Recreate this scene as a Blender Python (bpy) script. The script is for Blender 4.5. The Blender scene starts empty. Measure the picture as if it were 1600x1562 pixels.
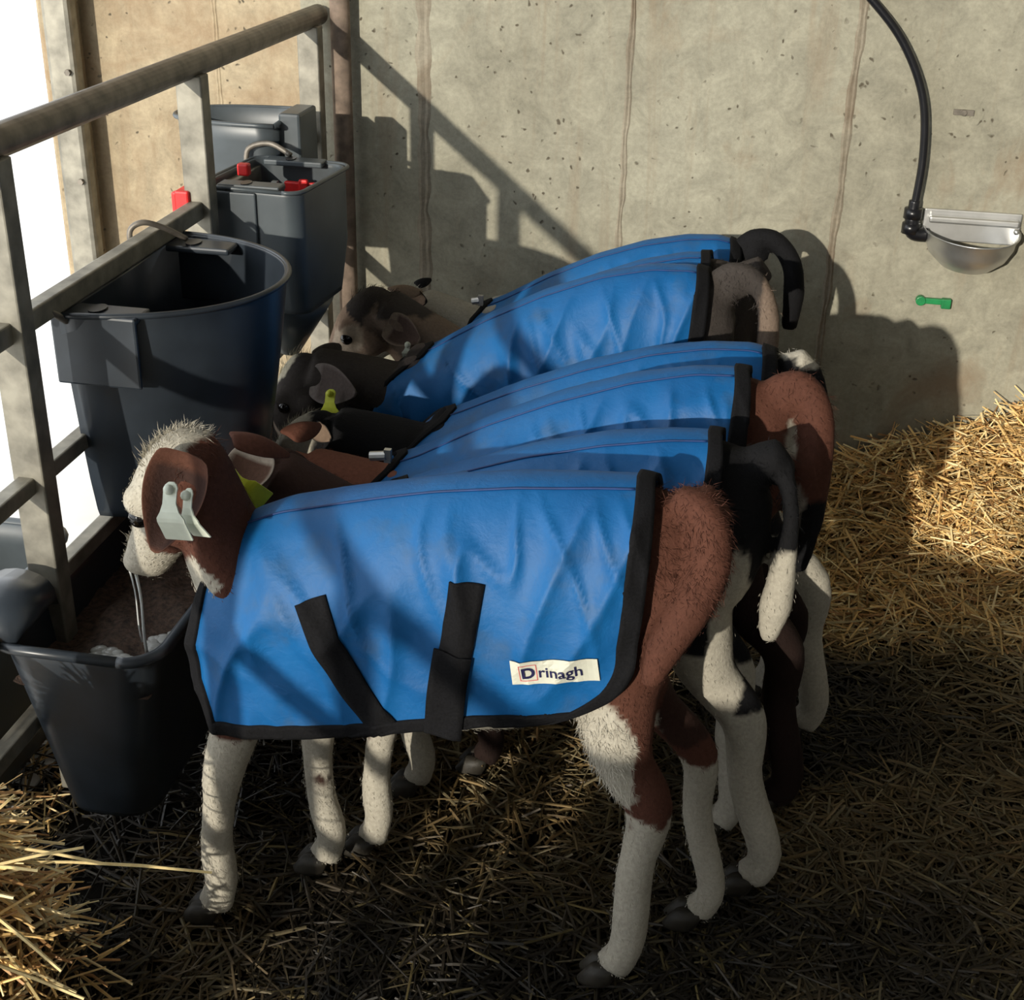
import bpy, bmesh, math, random
import numpy as np
from mathutils import Vector, Matrix, noise
from math import pi, sin, cos, radians as R
random.seed(7); rng = np.random.default_rng(7)
D = bpy.data; S = bpy.context.scene; COL = S.collection

# ---------------------------------------------------------------- camera, sky, sun, exposure
cam_d = D.cameras.new('camera'); cam = D.objects.new('camera', cam_d); COL.objects.link(cam); S.camera = cam
cam_d.sensor_fit = 'HORIZONTAL'; cam_d.sensor_width = 36; cam_d.lens = 36 * 2115 / 1600; cam_d.clip_start = .05
dn = Vector((-110, -4219, -2115)).normalized(); g = Vector((437, 1049, -2115)).normalized()
Zc = -dn; Yc = (g - Zc * g.dot(Zc)).normalized(); Xc = Yc.cross(Zc)
cam.matrix_world = Matrix.Translation((0, 0, 1.6)) @ Matrix((Xc, Yc, Zc)).to_4x4()

w = D.worlds.new('sky'); S.world = w; w.use_nodes = True
bg = w.node_tree.nodes['Background']; bg.inputs[0].default_value = (.93, .97, 1, 1); bg.inputs[1].default_value = 2.35
sd = D.lights.new('sun', 'SUN'); sd.energy = 4.1; sd.color = (1, .93, .80); sd.angle = R(.7)
sun = D.objects.new('sun', sd); COL.objects.link(sun)
sun.rotation_euler = Vector((.303, 1, -.25)).to_track_quat('-Z', 'Y').to_euler()
vs = S.view_settings; vs.view_transform = 'Standard'; vs.look = 'None'; vs.gamma = 1; vs.exposure = -0.06
vs.use_curve_mapping = False

# ---------------------------------------------------------------- materials
def new_mat(name):
    m = D.materials.new(name); m.use_nodes = True; nt = m.node_tree
    return m, nt, nt.nodes['Principled BSDF']
def N(nt, t, **k):
    n = nt.nodes.new(t)
    for a, b in k.items(): setattr(n, a, b)
    return n
def ramp(nt, fac, stops):
    r = N(nt, 'ShaderNodeValToRGB'); e = r.color_ramp.elements
    while len(e) < len(stops): e.new(.5)
    for el, (p, c) in zip(e, stops): el.position = p; el.color = (*c, 1) if len(c) == 3 else c
    nt.links.new(fac, r.inputs[0]); return r.outputs[0]
def noise_tex(nt, scale, detail=4, rough=.55, vec=None, dist=0):
    n = N(nt, 'ShaderNodeTexNoise'); n.inputs['Scale'].default_value = scale; n.inputs['Detail'].default_value = detail
    n.inputs['Roughness'].default_value = rough; n.inputs['Distortion'].default_value = dist
    if vec is None:
        tc = N(nt, 'ShaderNodeTexCoord'); vec = tc.outputs['Object']
    nt.links.new(vec, n.inputs['Vector']); return n.outputs[0]
def bump(nt, bs, h, strength=.3, dist=.01):
    b = N(nt, 'ShaderNodeBump'); b.inputs['Strength'].default_value = strength; b.inputs['Distance'].default_value = dist
    nt.links.new(h, b.inputs['Height']); nt.links.new(b.outputs[0], bs.inputs['Normal']); return b
def simple(name, c, rough=.6, metal=0, nscale=30, var=.25, bs_=.15, spec=.5):
    m, nt, bs = new_mat(name)
    n = noise_tex(nt, nscale)
    lo = tuple(x * (1 - var) for x in c); hi = tuple(min(1, x * (1 + var)) for x in c)
    nt.links.new(ramp(nt, n, [(.3, lo), (.7, hi)]), bs.inputs['Base Color'])
    bs.inputs['Roughness'].default_value = rough; bs.inputs['Metallic'].default_value = metal
    bs.inputs['Specular IOR Level'].default_value = spec
    if bs_: bump(nt, bs, n, bs_, .003)
    return m
def mix(nt, f, a, b, mode='MIX'):
    m = N(nt, 'ShaderNodeMix', data_type='RGBA', blend_type=mode)
    if isinstance(f, float): m.inputs[0].default_value = f
    else: nt.links.new(f, m.inputs[0])
    for i, v in ((6, a), (7, b)):
        if isinstance(v, tuple): m.inputs[i].default_value = (*v, 1)
        else: nt.links.new(v, m.inputs[i])
    return m.outputs[2]
def concrete(name, c1, c2, stain, stain_c, pits=True):
    m, nt, bs = new_mat(name)
    tc = N(nt, 'ShaderNodeTexCoord'); v = tc.outputs['Object']
    big = noise_tex(nt, 2.2, 8, .6, v); mid = noise_tex(nt, 14, 8, .7, v, .6); fine = noise_tex(nt, 90, 6, .7, v)
    col = ramp(nt, big, [(.3, c1), (.7, c2)])
    col = mix(nt, .7, col, ramp(nt, mid, [(.3, (.33, .33, .33)), (.65, (.62, .62, .62))]), 'OVERLAY')
    col = mix(nt, .30, col, ramp(nt, fine, [(.35, (.3, .3, .3)), (.6, (.6, .6, .6))]), 'OVERLAY')
    st = noise_tex(nt, 3.1, 7, .65, v, .8)
    col = mix(nt, ramp(nt, st, [(stain, (0, 0, 0)), (stain + .16, (.75, .75, .75))]), col, stain_c)
    mp = N(nt, 'ShaderNodeMapping'); mp.inputs['Scale'].default_value = (9, 1, .7); nt.links.new(v, mp.inputs['Vector'])
    sk = noise_tex(nt, 1.3, 8, .7, mp.outputs[0], .3)
    col = mix(nt, ramp(nt, sk, [(.54, (0, 0, 0)), (.70, (.55, .55, .55))]), col, stain_c)
    h = mid
    if pits:
        vo = N(nt, 'ShaderNodeTexVoronoi'); vo.inputs['Scale'].default_value = 34
        wp = N(nt, 'ShaderNodeMix', data_type='VECTOR'); wp.inputs[0].default_value = .035; nt.links.new(v, wp.inputs[4])
        wn = N(nt, 'ShaderNodeTexNoise'); wn.inputs['Scale'].default_value = 30; nt.links.new(v, wn.inputs['Vector']); nt.links.new(wn.outputs[1], wp.inputs[5]); nt.links.new(wp.outputs[1], vo.inputs['Vector'])
        vo.inputs['Randomness'].default_value = 1
        gate = noise_tex(nt, 5, 3, .5, v)
        pm = N(nt, 'ShaderNodeMath', operation='MULTIPLY')
        a = ramp(nt, vo.outputs['Distance'], [(.07, (1, 1, 1)), (.16, (0, 0, 0))])
        b = ramp(nt, gate, [(.44, (0, 0, 0)), (.52, (1, 1, 1))])
        nt.links.new(a, pm.inputs[0]); nt.links.new(b, pm.inputs[1])
        col = mix(nt, pm.outputs[0], col, (.10, .085, .06))
        sub = N(nt, 'ShaderNodeMath', operation='SUBTRACT'); nt.links.new(mid, sub.inputs[0]); nt.links.new(pm.outputs[0], sub.inputs[1]); h = sub.outputs[0]
    nt.links.new(col, bs.inputs['Base Color']); bs.inputs['Roughness'].default_value = .85; bs.inputs['Specular IOR Level'].default_value = .25
    bump(nt, bs, h, .5, .006); return m
def attr_mat(name, rough=.8, spec=.25, nscale=60, var=.3, bstr=.2, stretch=None):
    m, nt, bs = new_mat(name)
    at = N(nt, 'ShaderNodeVertexColor', layer_name='Col')
    tc = N(nt, 'ShaderNodeTexCoord'); v = tc.outputs['Object']
    if stretch:
        mp = N(nt, 'ShaderNodeMapping'); mp.inputs['Scale'].default_value = stretch; nt.links.new(v, mp.inputs['Vector']); v = mp.outputs[0]
    n = noise_tex(nt, nscale, 4, .6, v)
    c = mix(nt, var, at.outputs[0], ramp(nt, n, [(.3, (.3, .3, .3)), (.7, (.7, .7, .7))]), 'OVERLAY')
    nt.links.new(c, bs.inputs['Base Color']); bs.inputs['Roughness'].default_value = rough
    bs.inputs['Specular IOR Level'].default_value = spec
    if bstr: bump(nt, bs, n, bstr, .004)
    return m
M = {}
M['wall'] = concrete('cast_concrete', (.245, .23, .175), (.335, .32, .25), .57, (.235, .175, .115))
M['wall2'] = concrete('stained_concrete', (.32, .255, .165), (.40, .33, .225), .52, (.25, .17, .10), True)
M['seam'] = concrete('seam_concrete', (.20, .17, .125), (.30, .27, .21), .48, (.14, .10, .065), False)
M['grey'] = simple('pale_render', (.5, .48, .44), .9)
M['ceil'] = simple('roof_sheet', (.22, .22, .21), .8)
M['ground'] = simple('outdoor_concrete', (.80, .79, .76), .9, nscale=4, var=.08)
M['galv'] = simple('galvanised_steel', (.24, .225, .185), .55, .55, 22, .35, .25)
M['galv_dark'] = simple('weathered_steel', (.17, .15, .125), .5, .5, 26, .45, .3)
M['rust'] = simple('rusty_steel', (.20, .15, .115), .8, .1, 30, .4, .4)
M['plastic'] = simple('dark_plastic', (.022, .028, .036), .33, 0, 9, .35, .06)
M['plastic_grey'] = simple('grey_plastic', (.060, .072, .080), .38, 0, 9, .25, .06)
M['black'] = simple('black_webbing', (.006, .006, .007), .85, 0, 300, .4, .3, .15)
M['rubber'] = simple('black_rubber', (.008, .008, .010), .3)
M['red'] = simple('red_plastic', (.62, .02, .02), .4)
M['green'] = simple('green_plastic', (.01, .20, .06), .4)
M['steel'] = simple('stainless_steel', (.55, .55, .54), .38, .85, 15, .12, .05)
M['hoof'] = simple('hoof_horn', (.022, .018, .012), .6, 0, 60, .4, .4)
M['eye'] = simple('eye_black', (.006, .005, .005), .08, 0, 5, .1, 0)
M['tag_white'] = simple('white_tag', (.62, .66, .56), .5, 0, 40, .08, .2)
M['tag_yellow'] = simple('yellow_tag', (.62, .66, .04), .45, 0, 40, .12, .1)
M['ink'] = simple('navy_ink', (.012, .012, .06), .6)
M['ink_red'] = simple('red_ink', (.65, .12, .12), .6)
M['label'] = simple('white_label', (.60, .60, .50), .6, 0, 60, .05, .1)
M['froth'] = simple('milk_froth', (.45, .45, .43), .3, 0, 60, .1, .3)
M['fur'] = attr_mat('calf_coat', .85, .15, 160, .35, .35)
M['hair'] = attr_mat('coat_hair', .8, .2, 300, .1, 0)
M['straw'] = attr_mat('straw_stalk', .55, .4, 220, .35, 0)
M['bed'] = attr_mat('bedding_base', .95, .1, 60, .7, .9)
M['meal'] = simple('feed_meal', (.075, .045, .030), .8, 0, 110, .7, 1.0)
def saliva_mat():
    m, nt, bs = new_mat('saliva'); bs.inputs['Base Color'].default_value = (.9, .92, .9, 1)
    bs.inputs['Roughness'].default_value = .08; bs.inputs['Transmission Weight'].default_value = .35; return m
M['saliva'] = saliva_mat()
def blanket_mat():
    m, nt, bs = new_mat('blue_nylon')
    tc = N(nt, 'ShaderNodeTexCoord'); v = tc.outputs['Object']
    a = noise_tex(nt, 5, 5, .6, v, .5); b = noise_tex(nt, 900, 2, .5, v); d = noise_tex(nt, 9, 4, .6, v); cr = noise_tex(nt, 30, 4, .6, v, .3)
    c = ramp(nt, a, [(.3, (.0010, .078, .245)), (.7, (.002, .108, .315))])
    c = mix(nt, ramp(nt, d, [(.54, (0, 0, 0)), (.74, (.45, .45, .45))]), c, (.06, .08, .09))
    nt.links.new(c, bs.inputs['Base Color']); bs.inputs['Roughness'].default_value = .58
    bs.inputs['Specular IOR Level'].default_value = .4
    b1 = bump(nt, bs, cr, .35, .006)
    b2 = N(nt, 'ShaderNodeBump'); b2.inputs['Strength'].default_value = .12; b2.inputs['Distance'].default_value = .001
    nt.links.new(b, b2.inputs['Height']); nt.links.new(b1.outputs[0], b2.inputs['Normal']); nt.links.new(b2.outputs[0], bs.inputs['Normal'])
    return m
M['blue'] = blanket_mat()
M['piping'] = simple('navy_piping', (.003, .03, .13), .6)

# ---------------------------------------------------------------- mesh helpers
def link(name, me, parent=None):
    o = D.objects.new(name, me); COL.objects.link(o)
    if parent is not None: o.parent = parent
    return o
def mesh(name, vs_, fs, mats, parent=None, smooth=True, idx=None, org=None):
    me = D.meshes.new(name)
    if org is not None: vs_ = [(v[0] - org[0], v[1] - org[1], v[2] - org[2]) for v in vs_]
    me.from_pydata([tuple(v) for v in vs_], [], [tuple(f) for f in fs]); me.update()
    for m in (mats if isinstance(mats, (list, tuple)) else [mats]): me.materials.append(m)
    if smooth: me.polygons.foreach_set('use_smooth', [True] * len(me.polygons))
    if idx is not None: me.polygons.foreach_set('material_index', idx)
    o = link(name, me, parent)
    return o
class MB:
    def __init__(s): s.v = []; s.f = []
    def add(s, vs_, fs):
        b = len(s.v); s.v += [tuple(v) for v in vs_]; s.f += [tuple(i + b for i in f) for f in fs]; return s
    def box(s, c, d, rot=None):
        vs_ = []
        for x in (-.5, .5):
            for y in (-.5, .5):
                for z in (-.5, .5):
                    p = Vector((x * d[0], y * d[1], z * d[2]))
                    if rot is not None: p = rot @ p
                    vs_.append(p + Vector(c))
        return s.add(vs_, [(0, 1, 3, 2), (4, 6, 7, 5), (0, 4, 5, 1), (2, 3, 7, 6), (0, 2, 6, 4), (1, 5, 7, 3)])
    def tube(s, pts, rad, n=14, cap=True, squash=1.0, up=(0, 0, 1)):
        pts = [Vector(p) for p in pts]; rr = rad if hasattr(rad, '__len__') else [rad] * len(pts)
        vs_ = []; prev = None
        for i, p in enumerate(pts):
            t = (pts[min(i + 1, len(pts) - 1)] - pts[max(i - 1, 0)]).normalized()
            if prev is None:
                u = Vector(up)
                if abs(u.dot(t)) > .95: u = Vector((0, 1, 0))
                a = t.cross(u).normalized()
            else: a = (prev - t * prev.dot(t)).normalized()
            prev = a; b = t.cross(a)
            r = rr[i]; ra, rb = (r if hasattr(r, '__len__') else (r, r * squash))
            for k in range(n):
                q = 2 * pi * k / n; vs_.append(p + a * (ra * cos(q)) + b * (rb * sin(q)))
        fs = []
        for i in range(len(pts) - 1):
            for k in range(n):
                fs.append((i * n + k, i * n + (k + 1) % n, (i + 1) * n + (k + 1) % n, (i + 1) * n + k))
        if cap: fs.append(tuple(reversed(range(n)))); fs.append(tuple(range((len(pts) - 1) * n, len(pts) * n)))
        return s.add(vs_, fs)
    def rings(s, rings, cap=True):
        n = len(rings[0]); vs_ = [v for r in rings for v in r]; fs = []
        for i in range(len(rings) - 1):
            for k in range(n): fs.append((i * n + k, i * n + (k + 1) % n, (i + 1) * n + (k + 1) % n, (i + 1) * n + k))
        if cap: fs.append(tuple(reversed(range(n)))); fs.append(tuple(range((len(rings) - 1) * n, len(rings) * n)))
        return s.add(vs_, fs)
    def ball(s, c, r, n=10, sc=(1, 1, 1)):
        rg = []
        for i in range(n + 1):
            a = min(pi - .06, max(.06, pi * i / n))
            rg.append([(c[0] + r * sc[0] * sin(a) * cos(2 * pi * k / (2 * n)), c[1] + r * sc[1] * sin(a) * sin(2 * pi * k / (2 * n)), c[2] - r * sc[2] * cos(a)) for k in range(2 * n)])
        return s.rings(rg)
    def build(s, name, mat, parent=None, smooth=False, bevel=0):
        o = mesh(name, s.v, s.f, mat, None, smooth)
        if bevel:
            m = o.modifiers.new('bevel', 'BEVEL'); m.width = bevel; m.segments = 2; m.limit_method = 'ANGLE'
        if parent is not None:
            o.parent = parent
            o.location = -parent.location
            # keep world placement: parents carry only a translation
        return o
def empty(name, loc, label, cat, group=None):
    o = D.objects.new(name, None); COL.objects.link(o); o.location = loc; o.empty_display_size = .05
    return tag(o, label, cat, group)
def tag(o, label, cat, group=None, kind=None):
    o['label'] = label; o['category'] = cat
    if group: o['group'] = group
    if kind: o['kind'] = kind
    return o
def struct(o, label=None):
    o['kind'] = 'structure'
    if label: o['label'] = label
    return o
def smoothpath(pts, n=6):
    P = [Vector(p) for p in pts]; out = []
    for i in range(len(P) - 1):
        p0 = P[max(i - 1, 0)]; p1 = P[i]; p2 = P[i + 1]; p3 = P[min(i + 2, len(P) - 1)]
        for k in range(n):
            t = k / n
            out.append(.5 * ((2 * p1) + (p2 - p0) * t + (2 * p0 - 5 * p1 + 4 * p2 - p3) * t * t + (3 * p1 - p0 - 3 * p2 + p3) * t ** 3))
    out.append(P[-1]); return out
def lerp(a, b, t): return a + (b - a) * t
def sstep(a, b, x):
    t = min(1, max(0, (x - a) / (b - a))); return t * t * (3 - 2 * t)
def nz(x, y, z, s=0): return noise.noise(Vector((x + s * 7.31, y + s * 3.17, z + s * 1.93)))

# ---------------------------------------------------------------- structure
WY = 3.3; GX = -1.07
def wall_h(x, y): return 0
def ground_h(x, y):
    h = .27 * sstep(.05, 1.0, x) * sstep(2.35, 3.35, y) + .12 * sstep(2.85, 3.3, y) * sstep(-.3, .3, x)
    h += .05 * sstep(.35, 1.2, x) * sstep(2.6, 1.2, y)
    amp = .012 + .03 * sstep(.15, .6, x)
    h += amp * (nz(x * 4, y * 4, 0) + .6 * nz(x * 11, y * 11, 2)) - .012
    h -= .02 * sstep(.1, -.2, x) * 0
    h += .44 * math.exp(-((abs((x + 1.02) / .14)) ** 3 + (abs((y - 1.22) / .17)) ** 3))
    return h
m = MB(); m.box((.15, WY + .06, 1.5), (4.0, .12, 3.1)); struct(m.build('wall_back', M['wall']), 'grey cast concrete wall with vertical shutter seams')
wl = D.objects['wall_back']
# shift so that wall spans X -1.12..2.3
for v in wl.data.vertices: v.co.x = -1.12 if v.co.x < 0 else 2.3
m = MB(); m.box((-1.44, WY + .065, 1.5), (.64, .13, 3.1)); struct(m.build('wall_left_back', M['wall2']), 'warm beige stained concrete wall beyond the gate')
D.objects['wall_left_back'].name = 'wall_left'
m = MB(); m.box((2.36, .2, 1.5), (.12, 6.6, 3.1)); struct(m.build('wall_right', M['grey']))
m = MB(); m.box((.65, -3.06, 1.5), (3.5, .12, 3.1)); struct(m.build('wall_front', M['grey']))
m = MB(); m.box((.66, -.75, .50), (3.3, .15, 1.0)); struct(m.build('wall_blocker', M['grey'], bevel=.01), 'unseen low wall added to shade the foreground')  # added behind the camera, height set so its shadow covers the foreground
m = MB(); m.box((.25, .15, 3.1), (4.3, 6.7, .1)); struct(m.build('ceiling', M['ceil']))
# wall seams: raised ragged fins and dark grooves
k = 0
for X0, w_, mt in ((-.815, .020, 'seam'), (-.318, .010, 'seam'), (.200, .012, 'seam'), (.735, .012, 'seam'), (-1.34, .010, 'wall2')):
    k += 1; vs_ = []; fs = []; n = 160
    for i in range(n + 1):
        z = 1.7 * i / n; j = .004 * nz(X0, 0, z * 9, 3) + .002 * nz(X0, 0, z * 40)
        a = w_ * (1 + .6 * nz(X0, 5, z * 16)); d_ = .004 + .0035 * abs(nz(X0, 9, z * 22))
        yy = WY
        vs_ += [(X0 + j - a, yy + .001, z), (X0 + j - a * .4, yy - d_ * .5, z), (X0 + j + a * .1, yy - d_ * .1, z), (X0 + j + a * .45, yy - d_ * .45, z), (X0 + j + a, yy + .001, z)]
        if i:
            b = 5 * (i - 1)
            for q in range(4): fs.append((b + q, b + q + 1, b + 6 + q, b + 5 + q))
    struct(mesh('trim_%d' % k, vs_, fs, M[mt], smooth=False))
# doorway jamb and steel post at the left edge of the wall
m = MB(); m.box((-1.735, WY + .03, 1.5), (.08, .2, 3.1)); struct(m.build('trim_6', M['wall2'], bevel=.01), 'crumbling concrete door jamb')
# floor
xs = np.linspace(-1.25, 2.3, 150); ys = np.linspace(.3, 3.3, 121)
vs_ = [(x, y, ground_h(x, y) - .008) for y in ys for x in xs]; nx = len(xs)
fs = [(j * nx + i, j * nx + i + 1, (j + 1) * nx + i + 1, (j + 1) * nx + i) for j in range(len(ys) - 1) for i in range(nx - 1)]
fl = mesh('floor', vs_, fs, M['bed']); struct(fl, 'trodden soiled straw bedding floor of the pen, foreground shade painted in')
def clean_lit(x, y):   # straw tone, 1 fresh golden, 0 soiled; foreground shade and dim lit patches painted in
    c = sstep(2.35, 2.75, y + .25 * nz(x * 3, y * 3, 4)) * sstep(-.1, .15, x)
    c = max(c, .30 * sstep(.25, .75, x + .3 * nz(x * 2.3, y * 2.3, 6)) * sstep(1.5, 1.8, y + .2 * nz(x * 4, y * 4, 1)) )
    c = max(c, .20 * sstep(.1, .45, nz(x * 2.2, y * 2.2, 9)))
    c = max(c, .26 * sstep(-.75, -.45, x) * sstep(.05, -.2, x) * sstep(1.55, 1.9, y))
    c *= lerp(.55, 1, sstep(1.6, 2.3, y))  # front of the pen darkened further as painted shade
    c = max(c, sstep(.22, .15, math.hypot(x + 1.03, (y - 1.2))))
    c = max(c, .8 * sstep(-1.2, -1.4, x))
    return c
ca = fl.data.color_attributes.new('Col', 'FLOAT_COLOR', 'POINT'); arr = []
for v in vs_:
    c = clean_lit(v[0], v[1]); arr += [.006 + .08 * c, .005 + .05 * c, .0035 + .02 * c, 1]
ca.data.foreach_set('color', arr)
m = MB(); m.box((.3, -1.4, -.06), (5.2, 3.4, .1)); struct(m.build('floor_yard', M['grey']))
m = MB(); m.box((-6.2, 2, -.12), (10, 22, .2)); m.box((0, 9, -.16), (5.2, 11.3, .2)); struct(m.build('floor_outside', M['ground']), 'sunlit bright concrete yard outside the doorway')

# ---------------------------------------------------------------- straw
def straw_mesh(name, items, mat):
    V = []; F = []; C = []
    for (p, az, tilt, L, w_, bend, col, roll) in items:
        d = Vector((cos(az) * cos(tilt), sin(az) * cos(tilt), sin(tilt))); side = Vector((-sin(az), cos(az), 0))
        up = d.cross(side); side = side * cos(roll) + up * sin(roll); p = Vector(p); nrm = d.cross(side)
        b = len(V)
        for q, t in enumerate((-.5, -.12, .2, .5)):
            c = p + d * (L * t) + Vector((0, 0, -1)) * (bend * L * (t * t)) + nrm * (bend * L * .4 * t * t)
            ww = w_ * (.8 if q in (0, 3) else 1)
            V += [c - side * ww + nrm * ww * .0, c + nrm * ww * .8, c + side * ww]
            C += [col, col, col]
            if q:
                o = b + 3 * (q - 1); F += [(o, o + 1, o + 4, o + 3), (o + 1, o + 2, o + 5, o + 4)]
    me = D.meshes.new(name); me.from_pydata([tuple(v) for v in V], [], F); me.materials.append(mat)
    a = me.color_attributes.new('Col', 'FLOAT_COLOR', 'POINT'); a.data.foreach_set('color', [x for c in C for x in (*c, 1)])
    return link(name, me)
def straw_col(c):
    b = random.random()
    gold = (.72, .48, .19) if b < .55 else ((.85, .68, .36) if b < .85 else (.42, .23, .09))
    dirt_shade = (.016, .012, .007) if b < .78 else ((.05, .038, .016) if b < .95 else (.13, .10, .04))  # dark tones carry both soiling and painted foreground shade
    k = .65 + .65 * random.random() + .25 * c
    return tuple(k * (dirt_shade[i] * (1 - c) + gold[i] * c) for i in range(3))
items = []
for _ in range(52000):
    r = random.random()
    if r < .36: x = random.uniform(-1.3, 1.1); y = random.uniform(.95, 3.28)
    elif r < .72: x = random.uniform(-.02, 1.15); y = random.uniform(1.3, 3.28)
    else: x = random.uniform(-.9, .8); y = random.uniform(1.1, 2.3)
    c = clean_lit(x, y)
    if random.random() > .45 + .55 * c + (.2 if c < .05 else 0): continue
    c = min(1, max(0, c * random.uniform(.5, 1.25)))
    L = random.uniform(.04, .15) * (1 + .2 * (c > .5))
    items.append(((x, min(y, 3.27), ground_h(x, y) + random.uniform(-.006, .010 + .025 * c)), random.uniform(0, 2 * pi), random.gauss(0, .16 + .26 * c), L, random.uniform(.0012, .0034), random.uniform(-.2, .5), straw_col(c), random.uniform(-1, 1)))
for _ in range(700):   # beyond the gate
    x = random.uniform(-1.34, -1.12); y = random.uniform(1.2, 3.25)
    items.append(((x, y, ground_h(x, y) + .005), random.uniform(0, 6.3), random.gauss(0, .15), random.uniform(.04, .11), .0022, .1, straw_col(.8), 0))
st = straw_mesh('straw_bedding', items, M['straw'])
tag(st, 'trodden straw bedding covering the pen floor, golden along the back wall', 'straw', kind='stuff')
items = []
for _ in range(2600):
    a = random.uniform(0, 2 * pi); q = min(1.25, abs(random.gauss(0, .62))); x = -1.02 + .16 * q * cos(a); y = 1.22 + .19 * q * sin(a)
    h = ground_h(x, y)
    L = random.uniform(.06, .19)
    items.append(((x, y, h + random.uniform(-.01, .05)), random.gauss(.1, .8) + (pi if random.random() < .3 else 0), random.gauss(-.05, .38), L, random.uniform(.0014, .0034), random.uniform(-.2, .8), straw_col(1), random.uniform(-1, 1)))
for p, az, ti, L in (((-.78, 1.30, .325), .25, -.10, .30), ((-.86, 1.17, .34), -.35, -.25, .24), ((-.85, 1.20, .40), .35, .18, .20), ((-.84, 1.15, .27), -.1, -.12, .22), ((-.90, 1.2, .43), .9, .5, .16), ((-.83, 1.18, .20), .1, -1.2, .2), ((-.86, 1.18, .41), -.2, .3, .17), ((-.86, 1.25, .38), .1, -.1, .22)):
    items.append((p, az, ti, L, .0027, .15, (.72, .55, .25), .2))
sp = straw_mesh('straw_pile', items, M['straw'])
tag(sp, 'bright pile of fresh golden straw at the lower left corner', 'straw', kind='stuff')

# ---------------------------------------------------------------- gate and posts
def sqbar(a, b, w_, h_): 
    a = Vector(a); b = Vector(b); d = (b - a); L = d.length; q = d.to_track_quat('Y', 'Z').to_matrix()
    return MB().box((a + b) / 2, (w_, L, h_), q)
gate = empty('steel_gate', (GX, 1.2, 0), 'galvanised tubular steel gate running from the back wall past the buckets', 'gate')
MB().tube([(GX, -1.4, 1.175), (GX, 3.28, 1.175)], .0245, 20).build('top_rail', M['galv_dark'], gate, True)
for z in (.905, .655, .47, .27):
    hh = .034 if z > .8 else .028
    sqbar((GX, -1.4, z), (GX, 3.22, z), .028, hh).build('rail', M['galv'], gate, bevel=.003)
for y in (3.2, 2.49, 1.755, 1.0, .25, -.45, -1.2):
    sqbar((GX + .004, y, .06), (GX + .004, y, 1.16), .052, .040).build('upright', M['galv'], gate, bevel=.003)
post = tag(MB().tube([(-1.01, 3.262, -.02), (-1.01, 3.262, 2.2)], .024, 18).build('gate_post', M['rust'], smooth=True), 'rusty round steel post standing against the concrete wall at the gate end', 'post')
door_post = empty('door_post', (-1.715, 3.25, 0), 'tall grey steel channel post beside the bright doorway', 'post')
MB().box((-1.715, 3.235, 1.1), (.075, .05, 2.3)).build('channel', M['galv'], door_post, bevel=.012)
for z in (.75, 1.02, 1.29): MB().tube([(-1.695, 3.212, z), (-1.695, 3.20, z)], .008, 6).build('bolt', M['galv_dark'], door_post)

# ---------------------------------------------------------------- buckets
def d_outline(cx, cy, w_, d_, n=28, p=2.3, rot=0, flip=1):
    """D shape: flat back at x=cx, bulging to +x by d_ (flip=-1: to -x)"""
    pts = []
    for i in range(n + 1):
        a = -pi / 2 + pi * i / n
        x = d_ * abs(cos(a)) ** (2 / p); y = w_ / 2 * (1 if sin(a) > 0 else -1) * abs(sin(a)) ** (2 / p)
        pts.append((x * flip, y))
    c, s_ = cos(rot), sin(rot)
    return [(cx + x * c - y * s_, cy + x * s_ + y * c) for x, y in pts]
def shell(out_fn, zs, th, z_floor):
    """rings for an open tub: outside from bottom up, over the lip, inside down"""
    rg = []
    for z in zs: rg.append([(x, y, z) for x, y in out_fn(z, 0)])
    z1 = zs[-1]
    rg.append([(x, y, z1 + .002) for x, y in out_fn(z1, th * .5)])
    for z in [q for q in reversed(zs) if q >= z_floor]: rg.append([(x, y, z) for x, y in out_fn(z, th)])
    rg.append([(x, y, z_floor) for x, y in out_fn(z_floor, th)])
    return rg
# large D-shaped bucket
BX, BY = GX + .005, 2.13; BT, BB = .885, .50
b1 = empty('feeder_bucket', (BX + .1, BY, BB), 'large black half-round plastic bucket hanging on the gate above the trough', 'bucket')
def o1(z, th):
    t = (z - BB) / (BT - BB)
    return d_outline(BX + th, BY, lerp(.38, .485, t ** .7) - 2 * th, lerp(.215, .285, t ** .7) - 2 * th, 34, 2.05)
m = MB().rings(shell(o1, [BB, BB + .015, BB + .08, BB + .17, BB + .26, BT - .012, BT - .004, BT], .006, BB + .012)); m.build('body', M['plastic'], b1, True)
m = MB()   # rolled rim
rp = [(x, y, BT) for x, y in o1(BT, -.002)]; m.tube(rp, .0055, 8); m.build('rim', M['plastic'], b1, True)
for yy, s_ in ((BY - .205, 1), (BY + .19, -1)):
    m = MB(); w2 = .12
    m.box((BX + .055, yy, BT - .006), (.145, .055, .012)); m.box((BX + .055, yy - s_ * .03, BT - .06), (.145, .008, .12))
    m.build('hook_pocket', M['plastic'], b1, bevel=.004)
    MB().tube([(BX + .05, yy, BT + .0005), (BX + .05, yy, BT + .003)], .014, 14, squash=1.5).build('slot', M['rubber'], b1)
MB().tube(smoothpath([(GX - .024, BY + .10, .885), (GX - .026, BY + .10, .925), (GX - .005, BY + .11, .94), (GX + .02, BY + .14, .925), (GX + .045, BY + .18, .895)]), .0055, 8).build('hook', M['galv_dark'], b1, True)
MB().tube(smoothpath([(GX - .03, BY - .32, .885), (GX + .0, BY - .3, .915), (GX + .02, BY - .22, .86), (GX + .03, BY - .2, .84)]), .006, 8).build('hook', M['galv_dark'], b1, True)
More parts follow.
